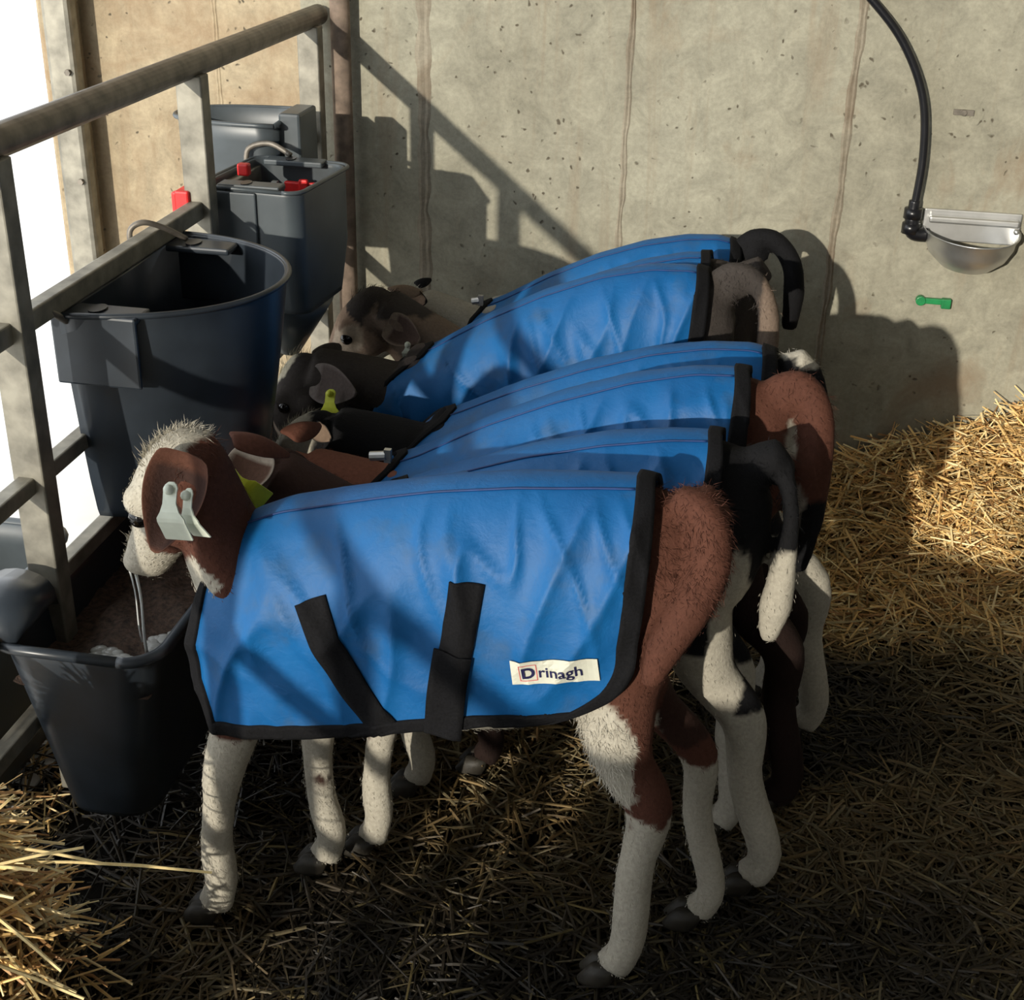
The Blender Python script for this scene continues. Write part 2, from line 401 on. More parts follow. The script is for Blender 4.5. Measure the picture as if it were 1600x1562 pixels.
# small rectangular teat feeder
ST, SB = .935, .675
b2 = empty('teat_feeder', (-.96, 2.68, SB), 'grey rectangular plastic feeder with red fittings hooked on the gate', 'bucket')
def o2(z, th):
    t = (z - SB) / (ST - SB); k = lerp(.80, 1, min(1, t * 2.4)) if t < .42 else 1
    hw, hd = (.137 * k - th), (.108 * (.75 + .25 * k) - th); rr = .035; pts = []
    for (sx, sy, a0) in ((1, -1, -90), (1, 1, 0), (-1, 1, 90), (-1, -1, 180)):
        for i in range(7):
            a = R(a0 + i * 15); pts.append(((sx * (hd - rr) + rr * cos(a)), (sy * (hw - rr) + rr * sin(a))))
    c, s2 = cos(-.1), sin(-.1)
    return [(-.975 + x * c - y * s2, 2.675 + x * s2 + y * c) for x, y in pts]
m = MB().rings(shell(o2, [SB, SB + .012, SB + .05, SB + .11, SB + .16, SB + .161, ST - .01, ST], .007, SB + .012)); m.build('body', M['plastic_grey'], b2, True)
m = MB(); cs = [(x, y, ST) for x, y in o2(ST, -.003)]; m.tube(cs + cs[:1], .0045, 8); m.build('rim', M['plastic_grey'], b2, True)
for yy, x0 in ((2.565, -.99), (2.795, -.975)):
    m = MB(); m.box((x0, yy, ST), (.13, .042, .012)); m.build('hook_pocket', M['plastic_grey'], b2, bevel=.003)
    MB().tube([(x0 - .01, yy, ST + .006), (x0 - .01, yy, ST + .008)], .011, 12, squash=1.7).build('slot', M['rubber'], b2)
m = MB(); m.box((-1.02, 2.536, ST - .068), (.10, .012, .125)); m.build('front_panel', M['plastic_grey'], b2, bevel=.003)
m = MB(); m.box((-.96, 2.62, ST - .08), (.012, .012, .16)); m.build('divider', M['plastic_grey'], b2)
m = MB(); m.box((-.93, 2.776, ST - .055), (.13, .012, .035)); m.box((-.95, 2.768, ST - .055), (.02, .012, .05)); m.build('clip', M['red'], b2, bevel=.003)
m = MB(); m.box((GX - .025, 2.49, .915), (.03, .06, .055)); m.box((GX - .02, 2.54, .83), (.03, .05, .03)); m.box((GX - .04, 2.47, .90), (.012, .02, .08)); m.build('clip', M['red'], b2, bevel=.004)
m = MB(); m.box((GX + .03, 2.66, .945), (.025, .02, .025)); m.build('clip', M['red'], b2, bevel=.004)
MB().tube(smoothpath([(GX - .025, 2.82, .90), (GX - .02, 2.82, .95), (GX + .03, 2.82, .965), (GX + .08, 2.81, .945)]), .006, 8).build('hook', M['galv_dark'], b2, True)
# bottom spout of the feeder
m = MB(); m.tube([(-.955, 2.675, SB + .005), (-.96, 2.68, SB - .05), (-.975, 2.69, SB - .13)], [(.09, .09), (.06, .06), (.025, .025)], 18); m.build('funnel', M['plastic_grey'], b2, True)
# third tub on the other side of the gate
TT, TB = 1.0, .72
b3 = empty('round_tub', (-1.18, 2.93, TB), 'half-round grey plastic tub hanging on the far side of the gate', 'bucket')
def o3(z, th):
    t = (z - TB) / (TT - TB); return d_outline(GX + .03 - th, 2.93, lerp(.15, .20, t) - 2 * th, lerp(.18, .245, t) - 2 * th, 30, 2.6, .05, -1)
m = MB().rings(shell(o3, [TB, TB + .01, TB + .1, TB + .2, TT - .04, TT - .038, TT], .005, TB + .012)); m.build('body', M['plastic_grey'], b3, True)
cs = [(x, y, TT) for x, y in o3(TT, -.003)]
MB().tube(cs + cs[:1], .0055, 8).build('rim', M['plastic_grey'], b3, True)
m = MB(); m.box((-1.012, 2.93, TT - .06), (.05, .12, .16)); m.build('hook_pocket', M['plastic_grey'], b3, bevel=.006)

# ---------------------------------------------------------------- trough
TR = .462
tr = empty('feed_trough', (-.95, 2.0, 0), 'long black plastic trough of brown meal under the calves\' heads', 'trough')
def o4(z, th):
    t = z / TR; x0, x1 = lerp(-1.03, -1.075, t) + th, lerp(-.90, -.815, t) - th; y0, y1 = lerp(1.66, 1.575, t) + th, lerp(2.58, 2.68, t) - th
    rr = .055; pts = []
    for (cx_, cy_, a0) in ((x1 - rr, y0 + rr, -90), (x1 - rr, y1 - rr, 0), (x0 + rr, y1 - rr, 90), (x0 + rr, y0 + rr, 180)):
        for i in range(9):
            a = R(a0 + i * 11.25); pts.append((cx_ + rr * cos(a), cy_ + rr * sin(a)))
    return pts
m = MB().rings(shell(o4, [.10, .11, .16, .25, .35, TR - .03, TR - .028, TR], .007, .13)); m.build('body', M['plastic'], tr, True)
cs = [(x, y, TR) for x, y in o4(TR, -.006)]
MB().tube(cs + cs[:1], (.009), 10).build('rim', M['plastic'], tr, True)
m = MB().tube([(-1.085, 1.575, TR - .004), (-1.085, 1.585, TR + .02), (-1.082, 1.63, TR + .034), (-1.08, 1.69, TR + .03), (-1.08, 1.712, TR + .0)], [(.05, .006), (.062, .03), (.066, .038), (.06, .033), (.05, .006)], 18, up=(0, 0, 1)); m.build('saddle_lip', M['plastic'], tr, True)
m = MB()
for xx in (-1.06, -.83):
    for yy in (1.62, 2.6): m.tube([(xx, yy, 0), (lerp(xx, -.95, .0), yy, .2)], .0)
vs_ = []; fs = []; n1, n2 = 26, 90
for j in range(n2 + 1):
    for i in range(n1 + 1):
        x = lerp(-1.062, -.838, i / n1); y = lerp(1.60, 2.66, j / n2); vs_.append((x, y, .375 + .012 * nz(x * 14, y * 14, 3) + .006 * nz(x * 50, y * 50, 1)))
fs = [(j * (n1 + 1) + i, j * (n1 + 1) + i + 1, (j + 1) * (n1 + 1) + i + 1, (j + 1) * (n1 + 1) + i) for j in range(n2) for i in range(n1)]
ml = mesh('feed_meal', vs_, fs, M['meal'], org=(-.95, 2.0, .37)); ml.location = (-.95, 2.0, .37)
tag(ml, 'brown coarse meal lying in the black trough', 'feed', kind='stuff')
for nm, c, a, lb in (('milk_froth', (-.945, 1.685, .386), (.042, .024, .006), 'grey-white froth clump on the meal, nearer the left trough end'), ('milk_froth', (-.875, 1.745, .386), (.025, .03, .008), 'white froth clump on the meal beside the front trough rim')):
    m = MB()
    for _ in range(30):
        q = random.uniform(0, 6.3); r_ = random.random() ** .5
        m.ball((c[0] + a[0] * r_ * cos(q), c[1] + a[1] * r_ * sin(q), c[2]), random.uniform(.005, .011), 6, (1.2, 1, .5))
    o = m.build(nm, M['froth'], smooth=True); tag(o, lb, 'froth', 'froth clumps on the meal')
# neighbouring trough outside the gate
tr2 = empty('outer_trough', (-1.32, 1.95, 0), 'grey plastic trough on the other side of the gate at the left edge', 'trough')
def o5(z, th):
    t = z / .44; x0, x1 = lerp(-1.42, -1.47, t) + th, lerp(-1.22, -1.15, t) - th; y0, y1 = lerp(1.60, 1.55, t) + th, 1.98 - th; rr = .05; pts = []
    for (cx_, cy_, a0) in ((x1 - rr, y0 + rr, -90), (x1 - rr, y1 - rr, 0), (x0 + rr, y1 - rr, 90), (x0 + rr, y0 + rr, 180)):
        for i in range(7):
            a = R(a0 + i * 15); pts.append((cx_ + rr * cos(a), cy_ + rr * sin(a)))
    return pts
MB().rings(shell(o5, [0.02, .03, .2, .40, .44], .007, .05)).build('body', M['plastic_grey'], tr2, True)
cs = [(x, y, .44) for x, y in o5(.44, -.005)]
MB().tube(cs + cs[:1], .009, 10).build('rim', M['plastic_grey'], tr2, True)

# ---------------------------------------------------------------- wall fittings
dr = empty('water_bowl', (.50, WY - .07, .70), 'stainless steel half-round drinking bowl fixed to the concrete wall', 'drinker')
cx_, zt = .512, .765
rg = []
prof = [(.0, -.092), (.3, -.090), (.6, -.080), (.85, -.055), (.97, -.028), (1, 0), (1.06, .004), (1.06, .0), (.97, -.002), (.93, -.028), (.8, -.054), (.55, -.076), (.0, -.085)]
for r_, dz in prof:
    rg.append([(cx_ + .105 * r_ * cos(a), WY - .012 - .165 * r_ * sin(a), zt + dz) for a in [pi * q / 28 for q in range(29)]])
m = MB(); n = 29
vs_ = [v for r_ in rg for v in r_]; fs = [(i * n + q, i * n + q + 1, (i + 1) * n + q + 1, (i + 1) * n + q) for i in range(len(rg) - 1) for q in range(n - 1)]
m.add(vs_, fs); m.build('basin', M['steel'], dr, True)
MB().box((cx_, WY - .006, zt + .005), (.222, .010, .075)).build('back_plate', M['steel'], dr, bevel=.003)
MB().box((cx_ + .002, WY - .022, zt + .022), (.205, .025, .016)).build('valve_cover', M['steel'], dr, bevel=.005)
MB().ball((cx_ + .098, WY - .04, zt + .008), .007, 6).build('bolt', M['steel'], dr, True)
el = MB(); el.tube(smoothpath([(.372, WY - .035, .83), (.372, WY - .037, .79), (.378, WY - .037, .755), (.41, WY - .035, .75)]), [.013] * 6 + [.017] * 13, 12)
for z in (.80, .765): el.tube([(.372, WY - .036, z - .012), (.372, WY - .036, z + .012)], .021, 12)
tag(el.build('pipe_elbow', M['rubber'], smooth=True), 'black plastic pipe elbow beside the steel drinking bowl', 'pipe fitting')
pp = smoothpath([(.372, WY - .036, .80), (.375, WY - .035, .93), (.355, WY - .035, 1.06), (.30, WY - .035, 1.17), (.225, WY - .035, 1.255), (.12, WY - .033, 1.34), (-.02, WY - .03, 1.42)], 8)
tag(MB().tube(pp, .0095, 12).build('water_pipe', M['rubber'], smooth=True), 'curved black water pipe running down the concrete wall to the bowl', 'pipe')
bo = MB(); bo.tube([(.452, WY, 1.03), (.452, WY - .012, 1.03)], .007, 6); bo.box((.452, WY - .004, 1.03), (.045, .006, .012)); tag(bo.build('wall_bolt', M['galv_dark'], smooth=False), 'small rusty bolt in the wall above the drinking bowl', 'bolt')
gv = MB(); gv.box((.455, WY - .008, .583), (.07, .012, .014)); gv.tube([(.425, WY, .583), (.425, WY - .018, .583)], .012, 12); gv.box((.485, WY - .01, .58), (.022, .018, .024)); tag(gv.build('valve_lever', M['green'], bevel=.002), 'green plastic lever on the wall under the drinking bowl', 'valve')

# ---------------------------------------------------------------- calves
# colours of the coat
BROWN = (.088, .035, .023); DKBROWN = (.040, .020, .015); WHITE = (.40, .37, .305); BLACK = (.0075, .0075, .0085)
GREYB = (.17, .125, .095); TAN = (.30, .21, .15); DGREY = (.045, .038, .034); PINK = (.34, .19, .15)
class Calf:
    """side profile in local metres: x runs from the chest (xF) to the buttocks (xR)"""
    def __init__(s, yc, xF, xR, zF, zR, W=.105, belly=0, low=.375, lowR=.50):
        s.yc, s.xF, s.xR, s.zF, s.zR, s.W, s.low, s.lowR = yc, xF, xR, zF, zR, W, low, lowR
        U = [0, .03, .07, .12, .2, .35, .5, .65, .78, .88, .94, .98, 1.0]
        rise = zF; r = zR
        T = [rise - .16, rise - .10, rise - .055, rise - .02, rise + .008, lerp(rise, r, .38), lerp(rise, r, .66), lerp(rise, r, .87), r - .004, r, r - .012, r - .04, r - .10]
        B = [rise - .25, rise - .31, .415, .395, .385, .385, .395, .41, .45, .50, .53, .57, .62]
        B = [min(b + belly, t - .04) for b, t in zip(B, T)]
        Wd = [.025, .056, .076, .089, .098, .109, .113, .108, .100, .093, .082, .062, .035]
        s.U = U; s.T = T; s.B = B; s.Wd = [q * W / .105 for q in Wd]
        # smooth tables
        uu = np.linspace(0, 1, 201)
        def sm(a, k=7):
            y = np.interp(uu, U, a); ker = np.ones(k) / k; yp = np.concatenate([np.full(k, y[0]), y, np.full(k, y[-1])])
            return np.convolve(yp, ker, 'same')[k:-k]
        s.uu = uu; s.Ts, s.Bs, s.Ws = sm(T), sm(B), sm(s.Wd)
    def sec(s, x):
        u = min(1, max(0, (x - s.xF) / (s.xR - s.xF)))
        return float(np.interp(u, s.uu, s.Ts)), float(np.interp(u, s.uu, s.Bs)), float(np.interp(u, s.uu, s.Ws)), u
    def hw(s, x, z, off=0, cloth=False, p=2.2):
        t, b, w_, u = s.sec(x); t += off; w_ += off; zc = lerp(b, t, .5)
        if z >= zc: return w_ * max(0, 1 - min(1, (z - zc) / max(1e-4, t - zc)) ** p) ** (1 / p)
        if cloth: return w_ * (1 - .04 * min(1, (zc - z) / .2))
        return w_ * max(0, 1 - min(1, (zc - z) / (zc - b)) ** p) ** (1 / p)
    def torso(s):
        rg = []
        for u in np.concatenate([[0, .01], np.linspace(.025, .975, 30), [.99, 1]]):
            x = s.xF + u * (s.xR - s.xF); t, b, w_, _ = s.sec(x); zc = (t + b) / 2; h = (t - b) / 2; ring = []
            for k in range(28):
                a = 2 * pi * k / 28; ca, sa = cos(a), sin(a)
                ring.append((x, s.yc + w_ * (1 if ca > 0 else -1) * abs(ca) ** .88, zc + h * (1 if sa > 0 else -1) * abs(sa) ** .92))
            rg.append(ring)
        return rg
def wr(x, z, seed, zt):
    """folds of the cloth: broad puffs plus sharp creases fanning down from the spine"""
    d = (zt - z)
    q = nz((x + .25 * d) * 9, z * 3.2, 0, seed); a = (1 - abs(q) * 2.2); a = max(0, a) ** 2.2
    q2 = nz((x - .45 * d) * 17, z * 6, 3, seed + 2); b = max(0, 1 - abs(q2) * 2.6) ** 3
    k = sstep(0, .05, d)
    return k * (.013 * a * (1 - .6 * sstep(.12, .32, d)) + .009 * b * (1 - .7 * sstep(.08, .26, d)) + .010 * nz(x * 4.5, z * 4.5, 1, seed) + .003 * nz(x * 22, z * 20, 5, seed))
def blanket(c, root, seed, xtop, xrear, straps=True, label=False, collar=True, S_=150, T_=56, shift=0.0):
    """cloth grid: s from neck to rump, t from left lower edge over the spine to the right lower edge"""
    xF, xR = c.xF, c.xR
    def edge_f(t): # t 0 spine .. 1 lower edge
        return float(np.interp(t, [0, .12, .3, .5, .7, 1], [xtop, xtop - .012, lerp(xtop, xF, .6), xF + .012, xF + .012, xF + .045]))
    def edge_r(t):
        return xrear - (.155 * (1 - math.sqrt(max(0, 1 - ((t - .66) / .34) ** 2))) if t > .66 else 0) + .006 * sin(pi * min(1, t / .6))
    def zlow(x):
        u = (x - xF) / (xR - xF); return lerp(c.low, c.lowR, float(np.interp(u, [0, .3, .6, .85], [0, .38, .85, 1])))
    def pt(x, t, sg, off):
        T, B, W_, u = c.sec(x); zt = T + .012; zc = lerp(B, zt, .5); th = .52
        # spine to widest by angle, then straight down
        if t < th:
            a = pi / 2 * (t / th); z = zc + (zt - zc) * abs(cos(a)) ** .91; y = c.hw(x, z, .018, True)
            if t < 1e-6: y = 0
            else: y = (W_ + .018) * sin(a) ** .91
        else:
            zz = zlow(x); z = lerp(zc, zz, (t - th) / (1 - th)); y = (W_ + .018) * (1 - .04 * min(1, (zc - z) / .2))
        d = wr(x, z, seed + (0 if sg < 0 else 40), zt) if t > 0 else 0
        nx_, nzz = (sin(min(pi / 2, pi / 2 * t / th)), cos(min(pi / 2, pi / 2 * t / th)))
        y += (d + off) * nx_; z += (d * .8 + off) * nzz
        y = max(y, 0)
        return Vector((x, c.yc + sg * y, z))
    def S3(s, t, sg, off=0): 
        a, b = edge_f(t), edge_r(t); return pt(a + (b - a) * s, t, sg, off)
    ts = [-1 + 2 * j / (2 * T_) for j in range(2 * T_ + 1)]
    def grid(s0, s1, ns, tl, off):
        V = []; F = []
        for i in range(ns + 1):
            s = lerp(s0, s1, i / ns)
            for t in tl: V.append(S3(s, abs(t), -1 if t < 0 else 1, off))
        n = len(tl)
        for i in range(ns):
            for j in range(n - 1): F.append((i * n + j, (i + 1) * n + j, (i + 1) * n + j + 1, i * n + j + 1))
        return V, F
    org = tuple(root.location)
    V, F = grid(0, 1, S_, ts, 0)
    bl = mesh('blanket', V, F, M['blue'], root, org=org)
    sol = bl.modifiers.new('thickness', 'SOLIDIFY'); sol.thickness = .007; sol.offset = -1
    # binding around the whole edge
    V = []; F = []; idx = []
    def addg(g_):
        b = len(V); V.extend(g_[0]); F.extend([tuple(i + b for i in f) for f in g_[1]])
    addg(grid(.962, 1.004, 5, ts, .0028))
    addg(grid(-.003, .018 if not collar else .028, 5, ts, .0028))
    for sg in (-1, 1): addg(grid(0, 1, S_, sorted([sg * q for q in np.linspace(.93, 1.0, 5)]), .0028))
    bd = mesh('binding', V, F, M['black'], bl, org=org)
    so = bd.modifiers.new('thickness', 'SOLIDIFY'); so.thickness = .011; so.offset = -.6
    # spine seam piping on both sides
    for sg, tt in ((-1, .07),):
        MBx = MB().tube([S3(s, tt + .006 * sin(s * 9 + seed), sg, .001) for s in np.linspace(.02, .96, 90)], .0017, 6)
        mesh('piping', MBx.v, MBx.f, M['piping'], bl, org=org)
    def near(x, z, off):  # cloth surface on the side towards -y
        T, B, W_, u = c.sec(x); zt = T + .012; zc = lerp(B, zt, .5)
        if z > zc: th_ = math.acos(min(1, ((z - zc) / (zt - zc)) ** (1 / .91))); y = (W_ + .018) * sin(th_) ** .91
        else: y = (W_ + .018) * (1 - .04 * min(1, (zc - z) / .2))
        return Vector((x, c.yc - (y + wr(x, z, seed, zt) + off), z))
    def strap(path, wd, off, mat='black', name='strap'):
        P = smoothpath([(x, 0, z) for x, z in path], 14); V = []; F = []
        for i, p in enumerate(P):
            t = (P[min(i + 1, len(P) - 1)] - P[max(i - 1, 0)]).normalized(); nrm = Vector((-t.z, 0, t.x))
            for q in np.linspace(-.5, .5, 7):
                a = p + nrm * wd * q; V.append(near(a.x, a.z, off))
            if i:
                for q in range(6): b = 7 * (i - 1) + q; F.append((b, b + 1, b + 8, b + 7))
        o = mesh(name, V, F, M[mat], bl, org=org); m_ = o.modifiers.new('thickness', 'SOLIDIFY'); m_.thickness = .003; m_.offset = 1
        return o
    if straps:
        strap([(-.536, .650), (-.508, .585), (-.472, .515), (-.43, .455)], .044, .004)
        strap([(-.318, .705), (-.328, .62), (-.342, .54), (-.348, .468)], .046, .004)
        strap([(-.334, .60), (-.342, .54), (-.348, .462)], .054, .008)
    if label:
        # white sewn label with the word in navy, first letter in a red box
        c0 = Vector((-.196, 0, .589)); ax = Vector((.992, 0, .125)); ay = Vector((-.125, 0, .992))
        V = []; F = []; idx = []
        def patch(u0, u1, v0, v1, off, mi, nu=16, nv=6):
            b = len(V)
            for i in range(nu + 1):
                for j in range(nv + 1):
                    a = c0 + ax * lerp(u0, u1, i / nu) + ay * lerp(v0, v1, j / nv); V.append(near(a.x, a.z, off))
            for i in range(nu):
                for j in range(nv): q = b + i * (nv + 1) + j; F.append((q, q + nv + 1, q + nv + 2, q + 1)); idx.append(mi)
        patch(-.0585, .0585, -.0195, .0195, .0035, 0)
        for r_ in ((-.047, -.0235, .0125, .0135), (-.047, -.0235, -.0135, -.0125), (-.047, -.046, -.0135, .0135), (-.0245, -.0235, -.0135, .0135)):
            patch(*r_, .0045, 2, 4, 2)
        def text(body, u0, v0, h, bold):
            cu = D.curves.new('letters', 'FONT'); cu.body = body; cu.size = 1; cu.offset = bold; cu.resolution_u = 4
            o = D.objects.new('letters', cu); COL.objects.link(o); dg = bpy.context.evaluated_depsgraph_get()
            me = D.meshes.new_from_object(o.evaluated_get(dg)); D.objects.remove(o)
            bm = bmesh.new(); bm.from_mesh(me); bmesh.ops.triangulate(bm, faces=bm.faces); b = len(V); w1 = 0
            for v in bm.verts:
                a = c0 + ax * (u0 + v.co.x * h) + ay * (v0 + v.co.y * h); V.append(near(a.x, a.z, .0048)); w1 = max(w1, v.co.x * h)
            for f in bm.faces: F.append(tuple(b + v.index for v in f.verts)); idx.append(1)
            bm.free(); D.meshes.remove(me); return w1
        text('D', -.0445, -.0085, .0245, .035)
        text('rinagh', -.0225, -.0085, .0245, .012)
        lb = mesh('label', V, F, [M['label'], M['ink'], M['ink_red']], bl, smooth=False, idx=idx, org=org)
        lb['label'] = 'white brand label with navy lettering'
    return near

def ear_ring(base, tip, wid, face, cup=.35, thick=.010, n=15):
    """leaf shaped cupped ear, face = direction the opening looks to"""
    base = Vector(base); tip = Vector(tip); ax = (tip - base); L = ax.length; ax.normalize(); f = Vector(face); f = (f - ax * f.dot(ax)).normalized(); sd = ax.cross(f)
    rg = []
    for i in range(n):
        t = i / (n - 1); w_ = wid * (.34 * (1 - t) ** 1.5 + math.sin(pi * min(1, t * .94 + .04)) ** .75 * .5 * (1.05 - .25 * t)) + .002
        ring = []; m_ = 8
        for k in range(m_ + 1):
            a = -1 + 2 * k / m_; ring.append(base + ax * (L * t) + sd * (w_ * a) - f * (cup * wid * (1 - a * a)) * sin(pi * min(1, t * .9 + .12)) + f * thick * .5 * (1 - .6 * abs(a)))
        for k in range(m_, -1, -1):
            a = -1 + 2 * k / m_; ring.append(base + ax * (L * t) + sd * (w_ * a) - f * (cup * wid * (1 - a * a)) * sin(pi * min(1, t * .9 + .12)) - f * thick * .5 * (1 - .6 * abs(a)))
        rg.append(ring)
    return rg
def blade_tag(root, p, down, face, L, wd, mat, org, label=None):
    """ear tag: narrow neck widening to a square-ended blade, with a button on top"""
    p = Vector(p); d = Vector(down).normalized(); f = Vector(face); f = (f - d * f.dot(d)).normalized(); s_ = d.cross(f)
    out = [(-.10, .10), (-.06, .2), (.0, .26), (.08, .24), (.25, .24), (.40, .34), (.52, .49), (.60, .5), (.98, .5), (1, .47)]
    V = []; F = []
    for q, (t, hw_) in enumerate(out):
        bend = .012 * sin(pi * t) 
        for sg, o in ((-1, 0), (1, 0), (1, -.0018), (-1, -.0018)):
            V.append(p + d * (L * t) + s_ * (sg * hw_ * wd) + f * (o + bend))
        if q:
            b = 4 * (q - 1)
            for k in range(4): F.append((b + k, b + (k + 1) % 4, b + 4 + (k + 1) % 4, b + 4 + k))
    F += [(3, 2, 1, 0), (len(V) - 4, len(V) - 3, len(V) - 2, len(V) - 1)]
    o = mesh('ear_tag', V, F, M[mat], root, smooth=False, org=org)
    if label: o['label'] = label
    MBb = MB().ball(p + f * .004, .007, 6); mesh('button', MBb.v, MBb.f, M[mat], o, org=org)
    return o

def capsule_d(P, a, b):
    a = np.array(a); b = np.array(b); ab = b - a; t = np.clip(((P - a) @ ab) / max(1e-9, ab @ ab), 0, 1)
    return np.linalg.norm(P - (a + t[:, None] * ab), axis=1)
def build_calf(c, label, group, legs, head, tail, base, patches, strands, bl, ears=(), tufts=(), voxel=.0075, org=None, neck_r=(.085, .062), tail_r=None, necklift=0, withers=None, front_cap=True):
    org = org or (lerp(c.xF, c.xR, .5), c.yc, 0)
    root = empty('calf', org, label, 'calf', group)
    m = MB(); m.rings(c.torso())
    # haunch and shoulder muscle
    for sg in (-1, 1):
        y = c.yc + sg * c.W * .45
        m.ball((c.xF + .13, y, lerp(c.zF, .40, .45)), .075, 8, (.75, .45, 1.2))
        m.ball((c.xR - .085, y, c.zR - .16), .09, 8, (.85, .50, 1.25))
    m.tube([(c.xR - .05, c.yc, c.zR - .05), (c.xR + .0, c.yc, c.zR - .015), (c.xR + .015, c.yc, c.zR - .04)], [.04, .03, .02], 12)
    for lg in legs:
        kind, pts, sc = lg
        if kind == 'f': rr = [.050, .046, .037, .0315, .026, .0255, .0285, .026, .030]
        else: rr = [.070, .068, .056, .040, .0355, .028, .0285, .027, .031]
        P = smoothpath(pts, 4); r = np.interp(np.linspace(0, 1, len(P)), np.linspace(0, 1, len(rr)), rr) * sc
        m.tube(P, [(q * (1.0 if kind == 'f' else 1.0), q * (.86 if i > 8 else .9)) for i, q in enumerate(r)], 16, up=(0, 1, 0))
    Pp, Mz, up = Vector(head['poll']), Vector(head['muzzle']), Vector(head.get('up', (0, 0, 1)))
    hs = head.get('s', 1.0)
    wth = Vector(withers) if withers else Vector((c.xF + .13, c.yc, c.zF - .095))
    ch = Vector((c.xF + .05, c.yc, c.zF - .17))
    ax = (Mz - Pp).normalized(); upv = (up - ax * up.dot(ax)).normalized(); sd = ax.cross(upv)
    nb = Pp - upv * .035 * hs - ax * .0 + (wth - Pp).normalized() * .02
    npts = smoothpath([wth + Vector((.05, 0, -.02)), wth * .55 + nb * .45 + Vector((0, 0, necklift)), nb], 6)
    for q, r in ((0, neck_r),):
        rr = np.linspace(r[0] * 1.1, r[1], len(npts)); m.tube(npts, [(a * .66, a * 1.08) for a in rr], 18, up=(0, 1, 0))
    m.tube([ch + Vector((.03, 0, 0)), lerp(ch, nb - upv * .03, .5), nb - upv * .035 + ax * .02], [.062, .056, .045], 16)
    # head: rings along poll -> muzzle (t, half width, up half height, centre drop)
    HL = (Mz - Pp).length
    prof = [(-.12, .020, .022, .045), (-.06, .037, .040, .044), (.06, .049, .052, .046), (.2, .054, .057, .048), (.34, .053, .058, .050), (.48, .043, .050, .052), (.62, .035, .040, .054), (.76, .032, .034, .056), (.88, .034, .032, .058), (.96, .031, .028, .060), (1.0, .022, .018, .061)]
    rg = []
    for t, a, b, dr_ in prof:
        ring = []
        cc = Pp + ax * (HL * t) - upv * (dr_ * hs)
        for k in range(20):
            q = 2 * pi * k / 20; wd = a * (1 - .14 * (sin(q) < 0) * abs(sin(q)))
            ring.append(cc + sd * (wd * hs * cos(q)) + upv * (b * hs * sin(q)))
        rg.append(ring)
    m.rings(rg)
    # brow ridges and cheeks
    for sg in (-1, 1):
        m.ball(tuple(Pp + ax * (HL * .33) + sd * (sg * .036 * hs) - upv * (.022 * hs)), .022 * hs, 8)
        m.ball(tuple(Pp + ax * (HL * .30) + sd * (sg * .026 * hs) - upv * (.075 * hs)), .034 * hs, 8)
        m.ball(tuple(Pp + ax * (HL * .93) + sd * (sg * .017 * hs) - upv * (.052 * hs)), .019 * hs, 8)
    if tail:
        TP = smoothpath(tail, 6); n = len(TP); tr_ = tail_r or (.022, .015, .013, .020, .026, .012)
        m.tube(TP, list(np.interp(np.linspace(0, 1, n), np.linspace(0, 1, len(tr_)), tr_)), 12, up=(0, 1, 0))
    me = D.meshes.new('raw'); me.from_pydata([tuple(Vector(v)) for v in m.v], [], m.f); me.update()
    bm = bmesh.new(); bm.from_mesh(me); bmesh.ops.recalc_face_normals(bm, faces=bm.faces); bm.to_mesh(me); bm.free()
    tmp = link('raw', me); rm = tmp.modifiers.new('r', 'REMESH'); rm.mode = 'VOXEL'; rm.voxel_size = voxel
    smo = tmp.modifiers.new('s', 'SMOOTH'); smo.factor = .5; smo.iterations = 5
    dg = bpy.context.evaluated_depsgraph_get(); me2 = D.meshes.new_from_object(tmp.evaluated_get(dg)); D.objects.remove(tmp)
    nv = len(me2.vertices); P = np.empty(nv * 3, np.float32); me2.vertices.foreach_get('co', P); P = P.reshape(-1, 3).astype(float)
    Nn = np.empty(nv * 3, np.float32); me2.vertices.foreach_get('normal', Nn); Nn = Nn.reshape(-1, 3).astype(float)
    # coat colours
    jit = np.array([nz(p[0] * 26, p[1] * 26, p[2] * 18, 5) * .011 + nz(p[0] * 90, p[1] * 90, p[2] * 40, 8) * .006 for p in P])
    C = np.tile(np.array(base), (nv, 1)).astype(float)
    for pa in patches:
        kind, col = pa[0], pa[1]; soft = .004
        if kind == 'e': d = (np.linalg.norm((P - np.array(pa[2])) / np.array(pa[3]), axis=1) - 1) * min(pa[3])
        elif kind == 'c': d = capsule_d(P, pa[2], pa[3]) - pa[4]
        elif kind == 'zb': d = P[:, 2] - pa[2]                 # everything below z
        elif kind == 'f': d = pa[2](P)
        elif kind == 'h': # head frame: lambda of (t, side, up)
            r = P - np.array(Pp); t = r @ np.array(ax) / HL; a = r @ np.array(sd) / hs; b = r @ np.array(upv) / hs; inh = (t > -.2) & (t < 1.15) & (np.abs(a) < .075) & (b > -.16) & (b < .04)
            d = np.where(inh, pa[2](t, a, b), 1)
        k = np.clip(.5 - (d + jit) / soft, 0, 1)[:, None]; C = C * (1 - k) + np.array(col) * k
    C *= (1 + .12 * np.array([nz(p[0] * 12, p[1] * 12, p[2] * 12, 3) for p in P]))[:, None]
    body = me2; body.name = 'body'; 
    ca = body.color_attributes.new('Col', 'FLOAT_COLOR', 'POINT'); ca.data.foreach_set('color', np.hstack([C, np.ones((nv, 1))]).astype(np.float32).ravel())
    body.materials.clear(); body.materials.append(M['fur']); body.polygons.foreach_set('use_smooth', [True] * len(body.polygons))
    body.transform(Matrix.Translation(-Vector(org)))
    ob = link('body', body, root)
